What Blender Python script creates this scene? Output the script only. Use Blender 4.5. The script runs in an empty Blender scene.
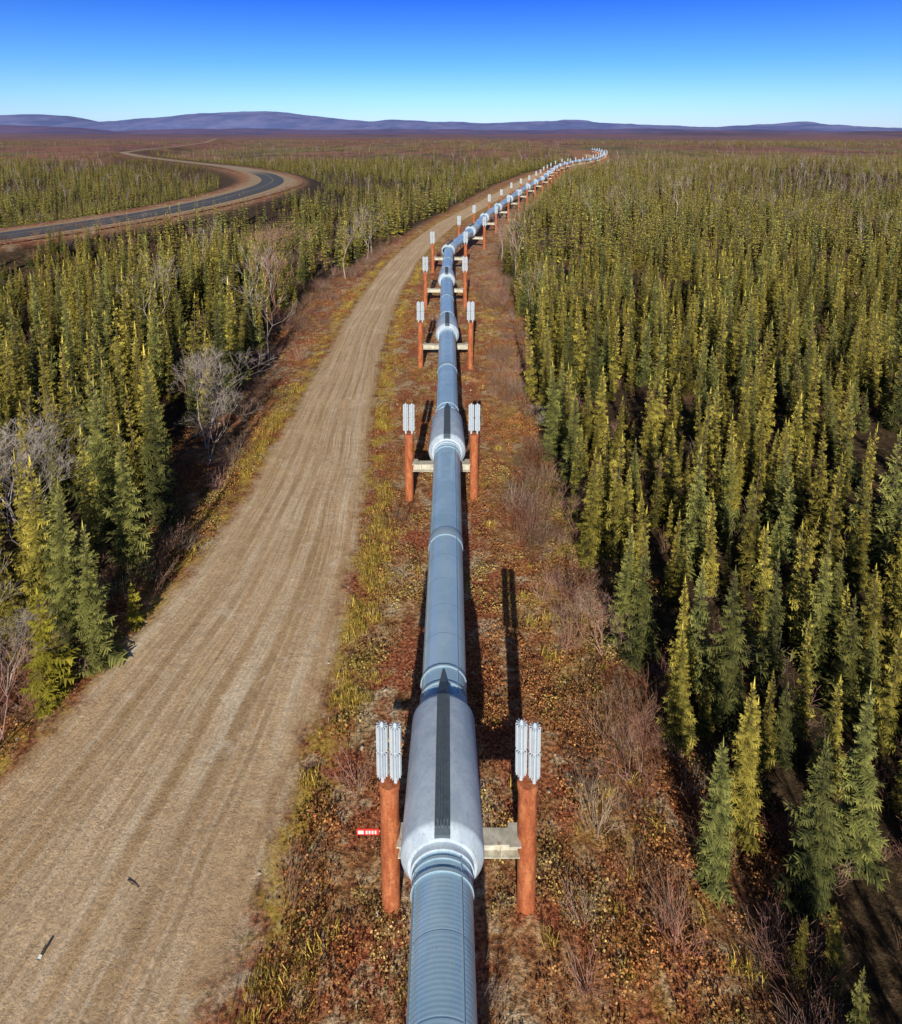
import bpy, math, random
import numpy as np
from mathutils import Vector, Matrix
random.seed(7); R=np.random.default_rng(7)
scene=bpy.context.scene
COL=scene.collection
# ------------------------------------------------------------------ helpers
def smooth(a,b,x):
    t=np.clip((x-a)/(b-a),0,1); return t*t*(3-2*t)
def _h(i,j,s):
    v=np.sin(i*127.1+j*311.7+s*74.7)*43758.5453
    return v-np.floor(v)
def vn(x,y,s=0):
    xi=np.floor(x); yi=np.floor(y); fx=x-xi; fy=y-yi
    fx=fx*fx*(3-2*fx); fy=fy*fy*(3-2*fy)
    return (_h(xi,yi,s)*(1-fx)+_h(xi+1,yi,s)*fx)*(1-fy)+(_h(xi,yi+1,s)*(1-fx)+_h(xi+1,yi+1,s)*fx)*fy
def fbm(x,y,s=0,o=4):
    r=0;a=.5
    for k in range(o):
        r=r+a*vn(x*2**k,y*2**k,s+k*3); a*=.5
    return r
def path_resample(pts,step,sm=6):
    p=np.array(pts,float)
    d=np.r_[0,np.cumsum(np.hypot(*(p[1:]-p[:-1]).T[:2]))]
    n=int(d[-1]/step)+2
    t=np.linspace(0,d[-1],n)
    q=np.stack([np.interp(t,d,p[:,k]) for k in range(p.shape[1])],1)
    w=int(sm/step)
    if w>1:
        ker=np.hanning(2*w+3)[1:-1]; ker/=ker.sum(); pad=len(ker)//2
        out=[]
        for k in range(q.shape[1]):
            c=q[:,k]
            e=np.r_[c[0]-(c[1:pad+1]-c[0])[::-1],c,c[-1]+(c[-1]-c[-pad-1:-1])[::-1]]
            out.append(np.convolve(e,ker,'valid'))
        q=np.stack(out,1)
    return q
def dist_path(x,y,path):
    P=path[:,:2]
    x=np.asarray(x,float);sh=x.shape; x=x.ravel(); y=np.asarray(y,float).ravel()
    out=np.full(x.shape,1e9)
    for k in range(0,len(x),20000):
        dx=x[k:k+20000,None]-P[None,:,0]; dy=y[k:k+20000,None]-P[None,:,1]
        out[k:k+20000]=np.sqrt((dx*dx+dy*dy).min(1))
    return out.reshape(sh)
def mesh(name,V,F,mat=None,smoothf=False,link=True,attrs=None,mats=None,midx=None):
    me=bpy.data.meshes.new(name)
    me.from_pydata([tuple(v) for v in np.asarray(V).tolist()],[],[tuple(f) for f in (F.tolist() if isinstance(F,np.ndarray) else F)])
    if mat: me.materials.append(mat)
    if mats:
        for m in mats: me.materials.append(m)
    if midx is not None: me.polygons.foreach_set('material_index',np.asarray(midx,dtype=np.int32))
    if smoothf: me.polygons.foreach_set('use_smooth',np.ones(len(me.polygons),bool))
    if attrs:
        for n,(ty,arr) in attrs.items():
            at=me.attributes.new(n,ty,'POINT')
            key={'FLOAT':'value','INT':'value','FLOAT_COLOR':'color','FLOAT_VECTOR':'vector'}[ty]
            at.data.foreach_set(key,np.ascontiguousarray(arr,dtype=np.int32 if ty=='INT' else np.float32).ravel())
    me.update()
    ob=bpy.data.objects.new(name,me)
    if link: COL.objects.link(ob)
    return ob
# ------------------------------------------------------------------ node helper
class NT:
    def __init__(s,name):
        s.m=bpy.data.materials.new(name); s.m.use_nodes=True; s.t=s.m.node_tree
        s.b=s.t.nodes['Principled BSDF']; s.b.inputs['Specular IOR Level'].default_value=.2
    def n(s,ty,**k):
        nd=s.t.nodes.new(ty)
        for a,b in k.items(): setattr(nd,a,b)
        return nd
    def set(s,sock,v):
        if isinstance(v,bpy.types.NodeSocket): s.t.links.new(v,sock)
        else:
            if isinstance(v,(tuple,list)) and len(v)==3 and sock.type=='RGBA': v=(*v,1)
            sock.default_value=v
    def pos(s): return s.n('ShaderNodeNewGeometry').outputs['Position']
    def mapping(s,v,scale=(1,1,1),loc=(0,0,0)):
        m=s.n('ShaderNodeMapping'); s.set(m.inputs[0],v); m.inputs['Scale'].default_value=scale; m.inputs['Location'].default_value=loc; return m.outputs[0]
    def noise(s,v,scale,detail=4,rough=.55,dist=0):
        m=s.n('ShaderNodeTexNoise'); s.set(m.inputs['Vector'],v); m.inputs['Scale'].default_value=scale
        m.inputs['Detail'].default_value=detail; m.inputs['Roughness'].default_value=rough; m.inputs['Distortion'].default_value=dist
        return m.outputs['Fac']
    def vor(s,v,scale,feature='F1'):
        m=s.n('ShaderNodeTexVoronoi'); m.feature=feature; s.set(m.inputs['Vector'],v); m.inputs['Scale'].default_value=scale; return m
    def ramp(s,f,stops):
        r=s.n('ShaderNodeValToRGB'); s.set(r.inputs[0],f); e=r.color_ramp.elements
        while len(e)<len(stops): e.new(.5)
        for k,(p,c) in enumerate(stops):
            e[k].position=p; e[k].color=(*c,1) if len(c)==3 else c
        return r.outputs[0]
    def mix(s,f,a,b,mode='MIX'):
        m=s.n('ShaderNodeMix',data_type='RGBA',blend_type=mode); s.set(m.inputs[0],f); s.set(m.inputs[6],a); s.set(m.inputs[7],b); return m.outputs[2]
    def math(s,op,a,b=0,c=0,clamp=False):
        m=s.n('ShaderNodeMath',operation=op,use_clamp=clamp); s.set(m.inputs[0],a); s.set(m.inputs[1],b); s.set(m.inputs[2],c); return m.outputs[0]
    def rng(s,v,a,b,c=0,d=1):
        m=s.n('ShaderNodeMapRange',interpolation_type='SMOOTHSTEP'); s.set(m.inputs[0],v)
        for i,x in enumerate((a,b,c,d)): m.inputs[i+1].default_value=x
        return m.outputs[0]
    def attr(s,name,out='Fac'):
        m=s.n('ShaderNodeAttribute'); m.attribute_name=name; return m.outputs[out]
    def rand(s): return s.n('ShaderNodeObjectInfo').outputs['Random']
    def bump(s,h,strength=.5,dist=.05):
        m=s.n('ShaderNodeBump'); s.set(m.inputs['Height'],h); m.inputs['Strength'].default_value=strength; m.inputs['Distance'].default_value=dist
        s.t.links.new(m.outputs[0],s.b.inputs['Normal'])
    def done(s,col,rough=.9,metal=0):
        s.set(s.b.inputs['Base Color'],col); s.set(s.b.inputs['Roughness'],rough); s.set(s.b.inputs['Metallic'],metal); return s.m

def ground_nodes(g):
    """shared world-space ground colour: zone attribute R=cleared corridor, G=yellow grass, B=far tundra with painted haze"""
    p=g.pos()
    sep=g.n('ShaderNodeSeparateColor'); g.set(sep.inputs[0],g.attr('zone','Color'))
    n1=g.noise(p,.35,4,.65); n2=g.noise(p,2.2,6,.7,.3); n3=g.noise(p,9,4,.75)
    cor=g.ramp(n2,[(.28,(.07,.030,.016)),(.42,(.30,.12,.048)),(.52,(.50,.26,.11)),(.62,(.68,.46,.25)),(.78,(.88,.74,.54))])
    red=g.ramp(n3,[(.3,(.09,.028,.018)),(.5,(.42,.12,.05)),(.7,(.64,.30,.15))])
    cor=g.mix(g.rng(n1,.45,.58),cor,red)
    pale=g.ramp(n3,[(.3,(.22,.14,.075)),(.5,(.66,.50,.30)),(.7,(.86,.73,.50))])
    cor=g.mix(g.rng(g.noise(p,.55,5,.7,.5),.53,.62,0,.75),cor,pale)
    dk=g.rng(n3,.35,.6,.34,1.12)
    cor=g.mix(1,cor,dk,'MULTIPLY')
    gr=g.ramp(n3,[(.3,(.18,.12,.02)),(.5,(.62,.42,.06)),(.7,(.82,.62,.15))])
    gm=g.math('MULTIPLY',sep.outputs[1],g.rng(g.noise(p,.9,4,.7),.42,.6))
    cor=g.mix(gm,cor,gr)
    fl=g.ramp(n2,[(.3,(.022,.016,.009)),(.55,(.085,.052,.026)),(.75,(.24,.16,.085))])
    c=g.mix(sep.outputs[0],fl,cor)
    fp=g.mapping(p,(1,.35,1))
    fn=g.noise(fp,.006,7,.62); fn2=g.noise(fp,.035,5,.7)
    fa=g.ramp(fn,[(.30,(.17,.15,.055)),(.42,(.27,.19,.085)),(.50,(.34,.155,.09)),(.60,(.31,.12,.10)),(.72,(.20,.13,.115))])
    fa=g.mix(g.rng(fn2,.46,.61,0,.7),fa,(.065,.058,.03))
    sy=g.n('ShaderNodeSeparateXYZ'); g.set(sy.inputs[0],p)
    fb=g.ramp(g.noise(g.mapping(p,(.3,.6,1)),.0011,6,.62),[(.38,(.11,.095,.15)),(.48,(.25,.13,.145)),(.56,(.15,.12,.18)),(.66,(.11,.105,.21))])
    fa=g.mix(g.rng(sy.outputs[1],900,3500),fa,fb)  # with distance, tundra tones give way to blue-purple haze painted into the colour
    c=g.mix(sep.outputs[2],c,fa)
    h=g.math('ADD',g.math('MULTIPLY',n2,1.0),g.math('MULTIPLY',n3,.6))
    return c,h
# ------------------------------------------------------------------ layout curves (metres)
D_L=[-30,10,18,24,33,42,62,77,107,125,173,231,300,375,450,600,900]
X_L=[-17,-16,-14.2,-13.4,-13.8,-14.9,-16.3,-15,-9.8,-6,4,17,36,66,88,112,150]
D_R=[-30,10,14,18,23,30,39,53,70,89,110,150,215,307,375,450,600,900]
X_R=[6.2,6.0,6.1,5.7,5.4,5.3,5.4,5.5,5.7,6,9.8,18,34,58,88,114,140,180]
dirt=path_resample([(-12.5,-25),(-10.6,0),(-9.7,10),(-8.9,14.5),(-8.0,20),(-7.6,27),(-7.9,39),(-8.4,54),(-8.2,72),(-7.0,91),(-4.8,108),(-1.3,129),(8,166),(23,226),(40,290),(66,352),(88,410),(106,470),(118,560)],.6,6)
dirt_hw=lambda D: np.interp(D,[-25,10,20,30,40,54,72,120,250,600],[4.7,4.4,3.7,2.9,2.5,2.2,2.1,2.0,2.2,2.6])
hwy=path_resample([(-95,40),(-72,70),(-63.7,88.5),(-57.2,102.5),(-52.2,121.7),(-50,147),(-50.7,178),(-55.6,201),(-68.4,231),(-91.6,271),(-129,316),(-192,396),(-244,476),(-271,577),(-290,681),(-365,954),(-579,1592)],3,24)
pipe_pts=[(-.3,-30,3),(-.16,8,3),(-.2,13.5,3),(-.2,31,3),(-.3,49,3),(-.5,70,3.1),(-.3,84,3.1),(1.6,93,3.1),(4.2,106,3),(7,122,3),(13.5,149.6,3),(19.7,176,3),(28,207,3),(33,226,3),(40,259,3),(50,300,3.2),(68,350,3.2),(86,380,3.4),(104,436,3.5),(121,508,3.5),(131,599,3.5)]
pipe=path_resample(pipe_pts,.5,1.6)
HW_H=4.0
def terr(x,y):
    dh=np.full(np.shape(x),1e9)
    m=(x<20)&(y>30)&(y<1700)&(x>-700)
    if np.any(m): dh[m]=dist_path(x[m],y[m],hwy)
    xl=np.interp(y,D_L,X_L); xr=np.interp(y,D_R,X_R)
    out=np.maximum(xl-x,x-xr)
    f=smooth(0,14,out)
    z=f*(fbm(x*.05,y*.05,3,3)-.45)*1.2
    far=np.hypot(x,y)
    A=np.clip((far-450)*.006,0,34)
    z=z+A*(fbm(x*.0011+5,y*.0016+2,9,4)-.47)*1.6*smooth(0,60,out)
    k=1-smooth(9,24,dh)
    z=z*(1-k)+HW_H*k
    return z
def zone(x,y):
    xl=np.interp(y,D_L,X_L); xr=np.interp(y,D_R,X_R)
    out=np.maximum(xl-x,x-xr)
    r=1-smooth(-.5,2.5,out)
    dh=np.full(np.shape(x),1e9); m=(x<20)&(y>30)&(y<1700)&(x>-700)
    if np.any(m): dh[m]=dist_path(x[m],y[m],hwy)
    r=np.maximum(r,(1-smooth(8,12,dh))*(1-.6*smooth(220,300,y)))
    dd=dist_path(np.clip(x,-40,160),np.clip(y,-25,560),dirt[::2])
    hw=dirt_hw(y)
    near=(y<600)&(abs(x)<200)
    g=.85*np.exp(-((dd-hw-.7)/.8)**2)*near*(x>-20)
    g=np.maximum(g,.35*np.exp(-((x-xr+1.5)/1.2)**2)*near)
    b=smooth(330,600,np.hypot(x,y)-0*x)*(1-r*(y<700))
    a=np.ones_like(r)
    return np.stack([r,g,b,a],-1)
# ------------------------------------------------------------------ ground sheet
def axis(lo,hi,s,k,c=0):
    a=[0.];
    while a[-1]<hi: a.append(a[-1]+max(s,k*a[-1]))
    b=[0.]
    while b[-1]>lo: b.append(b[-1]-max(s,k*abs(b[-1])))
    return np.array(b[:0:-1]+a)
gx=axis(-30000,30000,.5,.02); gy=axis(-60,32000,.5,.016)
X,Y=np.meshgrid(gx,gy); Z=terr(X,Y)
nx,ny=len(gx),len(gy)
I=np.arange(nx*ny).reshape(ny,nx)
F=np.stack([I[:-1,:-1],I[:-1,1:],I[1:,1:],I[1:,:-1]],-1).reshape(-1,4)
g=NT('ground_mat'); c,h=ground_nodes(g); g.bump(h,.9,.10)
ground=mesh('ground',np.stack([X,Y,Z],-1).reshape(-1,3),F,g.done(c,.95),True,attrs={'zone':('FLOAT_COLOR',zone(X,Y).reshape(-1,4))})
# ------------------------------------------------------------------ ribbons
def ribbon(name,path,hwf,nseg,zoff,mat,crown=0,zfun=None):
    t=np.gradient(path,axis=0); t/=np.linalg.norm(t,axis=1)[:,None]
    nrm=np.stack([t[:,1],-t[:,0]],1)
    hw=hwf(path)
    u=np.linspace(-1,1,nseg+1)
    PX=path[:,0,None]+nrm[:,0,None]*hw[:,None]*u; PY=path[:,1,None]+nrm[:,1,None]*hw[:,None]*u
    PZ=(terr(PX,PY) if zfun is None else zfun(PX,PY))+zoff+crown*(1-u**2)
    s=np.r_[0,np.cumsum(np.linalg.norm(path[1:]-path[:-1],axis=1))]
    n,m=PX.shape; I=np.arange(n*m).reshape(n,m)
    F=np.stack([I[:-1,:-1],I[:-1,1:],I[1:,1:],I[1:,:-1]],-1).reshape(-1,4)
    uv=np.stack([np.broadcast_to(u*1.0,(n,m)),np.broadcast_to(s[:,None],(n,m)),hw[:,None]*u],-1).reshape(-1,3)
    return mesh(name,np.stack([PX,PY,PZ],-1).reshape(-1,3),F,mat,True,attrs={'ruv':('FLOAT_VECTOR',uv),'zone':('FLOAT_COLOR',zone(PX,PY).reshape(-1,4))})
g=NT('dirt_road_mat'); c,h=ground_nodes(g)
p=g.pos(); ruv=g.attr('ruv','Vector'); sp=g.n('ShaderNodeSeparateXYZ'); g.set(sp.inputs[0],ruv)
U,S,UM=sp.outputs
wob=g.math('MULTIPLY',g.math('SUBTRACT',g.noise(g.mapping(p,(.6,.6,.6)),.11,2,.5),.5),.35)
U2=g.math('ADD',U,wob)
def streak(a,b,sc,det):
    cb=g.n('ShaderNodeCombineXYZ'); g.set(cb.inputs[0],g.math('MULTIPLY',U2,a)); g.set(cb.inputs[1],g.math('MULTIPLY',S,b)); return g.noise(cb.outputs[0],sc,det,.65,.15)
st=streak(1,.012,6,4); st2=streak(3.2,.03,9,4); st3=streak(1,.006,3.2,2)
base=g.ramp(st,[(.3,(.62,.39,.19)),(.46,(.80,.54,.30)),(.58,(.92,.68,.43)),(.75,(.97,.82,.60))])
base=g.mix(g.rng(st2,.45,.68,.0,.36),base,(.44,.265,.13))
base=g.mix(g.rng(st3,.50,.62,0,.42),base,(.58,.38,.20))
for u0,wd,am in ((-.42,.05,.7),(-.22,.05,.65),(.12,.05,.7),(.33,.05,.75),(-.05,.02,.5),(.48,.025,.6),(-.55,.02,.5),(.02,.015,.4)):
    dd=g.math('ABSOLUTE',g.math('SUBTRACT',U2,u0))
    m_=g.math('MULTIPLY',g.rng(dd,wd,wd*.35),g.math('MULTIPLY',g.rng(g.noise(p,.22,3,.6),.34,.58),am))
    base=g.mix(m_,base,(.49,.31,.155))
    ed=g.rng(g.math('ABSOLUTE',g.math('SUBTRACT',dd,wd*1.1)),.014,.003); base=g.mix(g.math('MULTIPLY',ed,am*.5),base,(.96,.80,.60))
big=g.noise(p,.25,4,.6); fine=g.noise(p,14,5,.8); mid=g.noise(p,1.6,5,.7,.4)
base=g.mix(g.rng(big,.38,.65,0,.45),base,(.64,.43,.24))
base=g.mix(1,base,g.rng(fine,.25,.7,.66,1.18),'MULTIPLY')
base=g.mix(g.rng(mid,.50,.68,0,.4),base,(.52,.34,.18))
base=g.mix(g.rng(g.noise(p,.8,5,.7,.8),.58,.68,0,.4),base,(.96,.82,.62))
v=g.vor(p,5.5); base=g.mix(g.rng(v.outputs['Distance'],.05,.13,.6,0),base,(.76,.64,.50))
w=g.math('ABSOLUTE',U)
edge=g.math('ADD',w,g.math('MULTIPLY',g.math('SUBTRACT',g.noise(p,.8,6,.72),.5),.46))
mk=g.rng(edge,.88,.66)
c=g.mix(mk,c,base)
hh=g.math('ADD',g.math('MULTIPLY',st2,1.4),g.math('ADD',g.math('MULTIPLY',fine,.4),g.math('MULTIPLY',mid,.6)))
g.bump(hh,.9,.12)
dirt_mat=g.done(c,.95)
ribbon('dirt_road',dirt,lambda P:dirt_hw(P[:,1])*1.3,26,.02,dirt_mat,.03,lambda x,y:0*x)
g=NT('highway_shoulder_mat'); c,h=ground_nodes(g); p=g.pos(); sp=g.n('ShaderNodeSeparateXYZ'); g.set(sp.inputs[0],g.attr('ruv','Vector'))
e=g.math('ADD',g.math('ABSOLUTE',sp.outputs[0]),g.math('MULTIPLY',g.math('SUBTRACT',g.noise(p,.2,5,.7),.5),.5))
sc=g.mix(g.noise(p,.6,5,.7),(.30,.19,.10),(.56,.41,.25)); c=g.mix(g.rng(e,.95,.6),c,sc); shoulder=g.done(c,.95)
flat=lambda x,y:0*x+HW_H
farn=lambda P:1-.40*smooth(215,320,P[:,1])
ribbon('highway_shoulder',hwy,lambda P:(6.6+2.5*np.exp(-((P[:,1]-185)/35)**2))*farn(P),8,.16,shoulder,0,flat)
g=NT('highway_asphalt_mat'); p=g.pos(); sp=g.n('ShaderNodeSeparateXYZ'); g.set(sp.inputs[0],g.attr('ruv','Vector'))
c=g.mix(g.noise(p,.5,5,.7),(.07,.07,.08),(.15,.145,.14))
li=g.rng(g.math('ABSOLUTE',sp.outputs[2]),.10,.06); c=g.mix(g.math('MULTIPLY',li,.7),c,(.6,.45,.1))
c=g.mix(g.rng(sp.outputs[1],190,225),c,g.mix(g.noise(p,.3,5,.7),(.34,.24,.14),(.50,.38,.25)))
ribbon('highway',hwy,lambda P:3.3*farn(P),10,.24,g.done(c,.85),.06,flat)
# ------------------------------------------------------------------ distant hills
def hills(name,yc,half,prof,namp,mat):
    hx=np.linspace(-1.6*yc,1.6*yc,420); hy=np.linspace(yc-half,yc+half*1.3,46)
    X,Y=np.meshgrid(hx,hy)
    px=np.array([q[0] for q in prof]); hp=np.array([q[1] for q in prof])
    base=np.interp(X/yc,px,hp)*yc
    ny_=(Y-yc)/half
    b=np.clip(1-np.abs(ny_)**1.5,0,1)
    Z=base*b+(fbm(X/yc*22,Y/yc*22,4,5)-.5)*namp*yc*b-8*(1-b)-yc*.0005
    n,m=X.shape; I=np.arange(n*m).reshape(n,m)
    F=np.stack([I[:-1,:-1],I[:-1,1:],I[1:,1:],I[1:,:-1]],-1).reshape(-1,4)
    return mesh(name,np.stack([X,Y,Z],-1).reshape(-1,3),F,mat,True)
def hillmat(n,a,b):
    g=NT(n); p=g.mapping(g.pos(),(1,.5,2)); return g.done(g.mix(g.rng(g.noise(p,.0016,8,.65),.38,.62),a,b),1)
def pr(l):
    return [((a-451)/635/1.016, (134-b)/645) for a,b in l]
hills('distant_mountain_range',17000,3500,[(-2,.02)]+pr([(0,117),(30,114),(60,116),(90,122),(130,120),(170,118),(215,113),(245,112),(290,113),(330,119),(370,122),(410,121),(450,123),(500,124),(540,121),(585,121),(640,125),(700,127),(760,126),(800,123),(840,126),(902,129)])+[(2,.01)],.009,hillmat('mountain_haze_mat',(.13,.17,.38),(.21,.23,.45)))  # aerial haze is painted in as blue-purple base colour
hills('distant_hills',9000,2000,[(-2,.008)]+pr([(0,124),(60,127),(110,131),(180,129),(240,128),(330,130),(420,129),(520,130),(640,128),(700,129),(790,130),(902,131)])+[(2,.002)],.0055,hillmat('far_hill_haze_mat',(.11,.105,.23),(.19,.14,.26)))  # hill colour includes the bluish haze of distance, no volume used
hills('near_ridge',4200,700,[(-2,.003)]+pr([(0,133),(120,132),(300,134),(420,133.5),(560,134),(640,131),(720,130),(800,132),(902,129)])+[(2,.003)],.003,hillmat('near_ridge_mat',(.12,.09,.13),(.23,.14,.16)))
# ------------------------------------------------------------------ pipeline
g=NT('galvanized_pipe_mat'); p=g.attr('puv','Vector'); sp=g.n('ShaderNodeSeparateXYZ'); g.set(sp.inputs[0],p)
s=sp.outputs[0]
w=g.pos()
fr=g.math('FRACT',g.math('MULTIPLY',s,1/1.22)); seam=g.rng(g.math('ABSOLUTE',g.math('SUBTRACT',fr,.5)),.014,.004)
rib=g.math('SINE',g.math('MULTIPLY',s,84))
pan=g.n('ShaderNodeTexWhiteNoise',noise_dimensions='1D'); g.set(pan.inputs['W'],g.math('FLOOR',g.math('MULTIPLY',s,1/7.3)))
pan2=g.n('ShaderNodeTexWhiteNoise',noise_dimensions='1D'); g.set(pan2.inputs['W'],g.math('FLOOR',g.math('ADD',g.math('MULTIPLY',s,1/1.22),.5)))
n=g.noise(w,1.3,6,.65,.5); n2=g.noise(g.mapping(w,(6,1,6)),2.5,5,.7)
c=g.mix(g.rng(n,.3,.7),(.36,.57,.70),(.52,.71,.82))
c=g.mix(g.math('MULTIPLY',pan.outputs['Value'],.35),c,(.64,.80,.88))
c=g.mix(g.math('MULTIPLY',pan2.outputs['Value'],.18),c,(.20,.32,.40))
c=g.mix(g.rng(n2,.55,.75,0,.4),c,(.25,.39,.47))
c=g.mix(g.math('MULTIPLY',seam,.42),c,(.14,.19,.22))
g.bump(g.math('ADD',g.math('MULTIPLY',rib,.10),g.math('ADD',g.math('MULTIPLY',n,1.2),g.math('MULTIPLY',seam,-1.0))),.35,.02)
pipe_mat=g.done(c,g.rng(n2,.3,.7,.26,.40),.3); g.b.inputs['Specular IOR Level'].default_value=.8
g=NT('sleeve_mat'); w=g.pos(); n=g.noise(w,2.0,6,.7,.4); n2=g.noise(g.mapping(w,(8,8,1.5)),1.5,5,.7)
c=g.mix(g.rng(n,.35,.7),(.46,.54,.61),(.62,.69,.74)); c=g.mix(g.rng(n2,.52,.70,0,.6),c,(.32,.38,.42)); c=g.mix(g.rng(g.noise(w,11,5,.8),.58,.70,0,.55),c,(.30,.28,.26))
g.bump(n,.3,.02); sleeve_mat=g.done(c,.5,.1)
g=NT('rubber_mat'); w=g.pos(); c=g.mix(g.noise(w,9,6,.7),(.04,.055,.07),(.16,.20,.23)); rubber=g.done(c,.6)
g=NT('band_mat'); w=g.pos(); c=g.mix(g.noise(w,9,6,.7),(.27,.37,.43),(.46,.58,.65)); band=g.done(c,.45,.2)
g=NT('rust_pillar_mat'); w=g.pos(); n=g.noise(g.mapping(w,(3,3,.8)),2.4,8,.7,.3); n2=g.noise(w,14,6,.75)
c=g.ramp(n,[(.3,(.22,.055,.022)),(.5,(.44,.13,.050)),(.7,(.60,.24,.10))]); c=g.mix(g.rng(n2,.48,.66,0,.6),c,(.15,.055,.03)); g.bump(n2,.3,.01); rust=g.done(c,.8)
g=NT('aluminium_fin_mat'); w=g.pos(); c=g.mix(g.noise(w,6,5,.7),(.50,.55,.60),(.70,.75,.78)); fin=g.done(c,.5,.2)
g=NT('beam_mat'); w=g.pos(); n=g.noise(w,3,7,.7); c=g.mix(g.rng(n,.35,.65),(.42,.40,.32),(.68,.64,.52)); c=g.mix(g.rng(g.noise(w,7,5,.8),.55,.68,0,.7),c,(.30,.15,.07)); beam_mat=g.done(c,.75,.1)
def simple(n,c,r=.6,m=0):
    g=NT(n); w=g.pos(); return g.done(g.mix(g.noise(w,12,4,.7),tuple(x*.75 for x in c),tuple(min(1,x*1.2) for x in c)),r,m)
def empty(name,loc=(0,0,0),rz=0):
    e=bpy.data.objects.new(name,None); e.location=loc; e.rotation_euler=(0,0,rz); e.empty_display_size=.5; COL.objects.link(e); return e
def child(me,name,par,loc=(0,0,0),rot=(0,0,0)):
    o=bpy.data.objects.new(name,me); COL.objects.link(o); o.parent=par; o.location=loc; o.rotation_euler=rot; return o
def lathe_y(prof,seg=48):
    V=[];F=[]
    for (y,r) in prof:
        for k in range(seg):
            a=2*math.pi*k/seg
            V.append((r*math.sin(a),y,r*math.cos(a)))
    n=len(prof)
    for i in range(n-1):
        for k in range(seg):
            F.append((i*seg+k,i*seg+(k+1)%seg,(i+1)*seg+(k+1)%seg,(i+1)*seg+k))
    return V,F
def box(x0,x1,y0,y1,z0,z1,V,F):
    b=len(V); V+= [(x0,y0,z0),(x1,y0,z0),(x1,y1,z0),(x0,y1,z0),(x0,y0,z1),(x1,y0,z1),(x1,y1,z1),(x0,y1,z1)]
    F+=[(b,b+3,b+2,b+1),(b+4,b+5,b+6,b+7),(b,b+1,b+5,b+4),(b+1,b+2,b+6,b+5),(b+2,b+3,b+7,b+6),(b+3,b,b+4,b+7)]
def auto(o,ang=40):
    me=o.data if hasattr(o,'data') else o
    me.polygons.foreach_set('use_smooth',np.ones(len(me.polygons),bool))
    try: me.set_sharp_from_angle(angle=math.radians(ang))
    except Exception as ex: print(ex)
pl=empty('oil_pipeline')
T=np.gradient(pipe,axis=0); T/=np.linalg.norm(T,axis=1)[:,None]
Sx=np.cross(T,[0,0,1]); Sx/=np.linalg.norm(Sx,axis=1)[:,None]; Ux=np.cross(Sx,T)
s=np.r_[0,np.cumsum(np.linalg.norm(pipe[1:]-pipe[:-1],axis=1))]
RP=.635
def sweep(name,prof,mat,i0=0,i1=None):
    i1=i1 or len(pipe); m=len(prof); pa=np.array(prof)
    P=pipe[i0:i1,None,:]+Sx[i0:i1,None,:]*pa[None,:,0,None]+Ux[i0:i1,None,:]*pa[None,:,1,None]
    n=i1-i0; I=np.arange(n*m).reshape(n,m); J=np.roll(I,-1,axis=1)
    F=np.stack([I[:-1],J[:-1],J[1:],I[1:]],-1).reshape(-1,4)
    uv=np.stack([np.broadcast_to(s[i0:i1,None],(n,m)),np.broadcast_to(np.arange(m)[None,:],(n,m)),np.zeros((n,m))],-1).reshape(-1,3)
    o=mesh(name,P.reshape(-1,3),F,mat,True,attrs={'puv':('FLOAT_VECTOR',uv)}); o.parent=pl; return o
seg=40
sweep('pipe_jacket',[(RP*math.sin(2*math.pi*k/seg),RP*math.cos(2*math.pi*k/seg)) for k in range(seg)],pipe_mat)
for a,nm in ((38,'longitudinal_seam'),(-62,'longitudinal_seam_left')):
    a=math.radians(a); r0,r1=RP-.01,RP+.02; da=.03
    o=sweep(nm,[(r0*math.sin(a-da),r0*math.cos(a-da)),(r1*math.sin(a-da),r1*math.cos(a-da)),(r1*math.sin(a+da),r1*math.cos(a+da)),(r0*math.sin(a+da),r0*math.cos(a+da))],band if a>0 else pipe_mat)
def at_y(yv):
    i=int(np.argmin(abs(pipe[:,1]-yv))); return pipe[i],T[i]
def orient(o,P,t):
    o.location=P; o.rotation_euler=(math.asin(float(t[2])),0,-math.atan2(float(t[0]),float(t[1])))
V,F=lathe_y([(-2.0,RP+.0),(-2.0,RP+.05),(-1.86,RP+.05),(-1.86,RP+.12),(-1.80,.80),(-1.70,.89),(-1.64,.92),(-1.60,.925),(1.55,.835),(1.62,.82),(1.70,.76),(1.76,RP+.08),(1.9,RP+.06),(1.9,RP)],56)
sl=mesh('tmp',V,F,sleeve_mat,link=False).data; auto(sl,25)
V=[];F=[]
for (x0,x1,hh) in ((-.165,-.13,.045),(-.085,-.05,.05),(-.0175,.0175,.06),(.05,.085,.05),(.13,.165,.045)):
    y0,y1,r0,r1=-1.75,1.6,.905,.825
    b=len(V)
    V+=[(x0,y0,r0-.1),(x1,y0,r0-.1),(x1,y0,r0+hh),(x0,y0,r0+hh),(x0,y1,r1-.1),(x1,y1,r1-.1),(x1,y1,r1+hh),(x0,y1,r1+hh)]
    F+=[(b,b+1,b+2,b+3),(b+5,b+4,b+7,b+6),(b+3,b+2,b+6,b+7),(b,b+3,b+7,b+4),(b+1,b+5,b+6,b+2)]
b=len(V)
V+=[(-.17,-1.85,.84),(.17,-1.85,.84),(.17,-1.6,.935),(-.17,-1.6,.935),(.165,1.6,.85),(-.165,1.6,.85),(.10,2.15,.70),(-.10,2.15,.70),(0.03,2.6,.655),(-.03,2.6,.655),
    (-.17,-1.85,.62),(.17,-1.85,.62),(.17,-1.6,.7),(-.17,-1.6,.7),(.165,1.6,.7),(-.165,1.6,.7),(.10,2.15,.55),(-.10,2.15,.55)]
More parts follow.
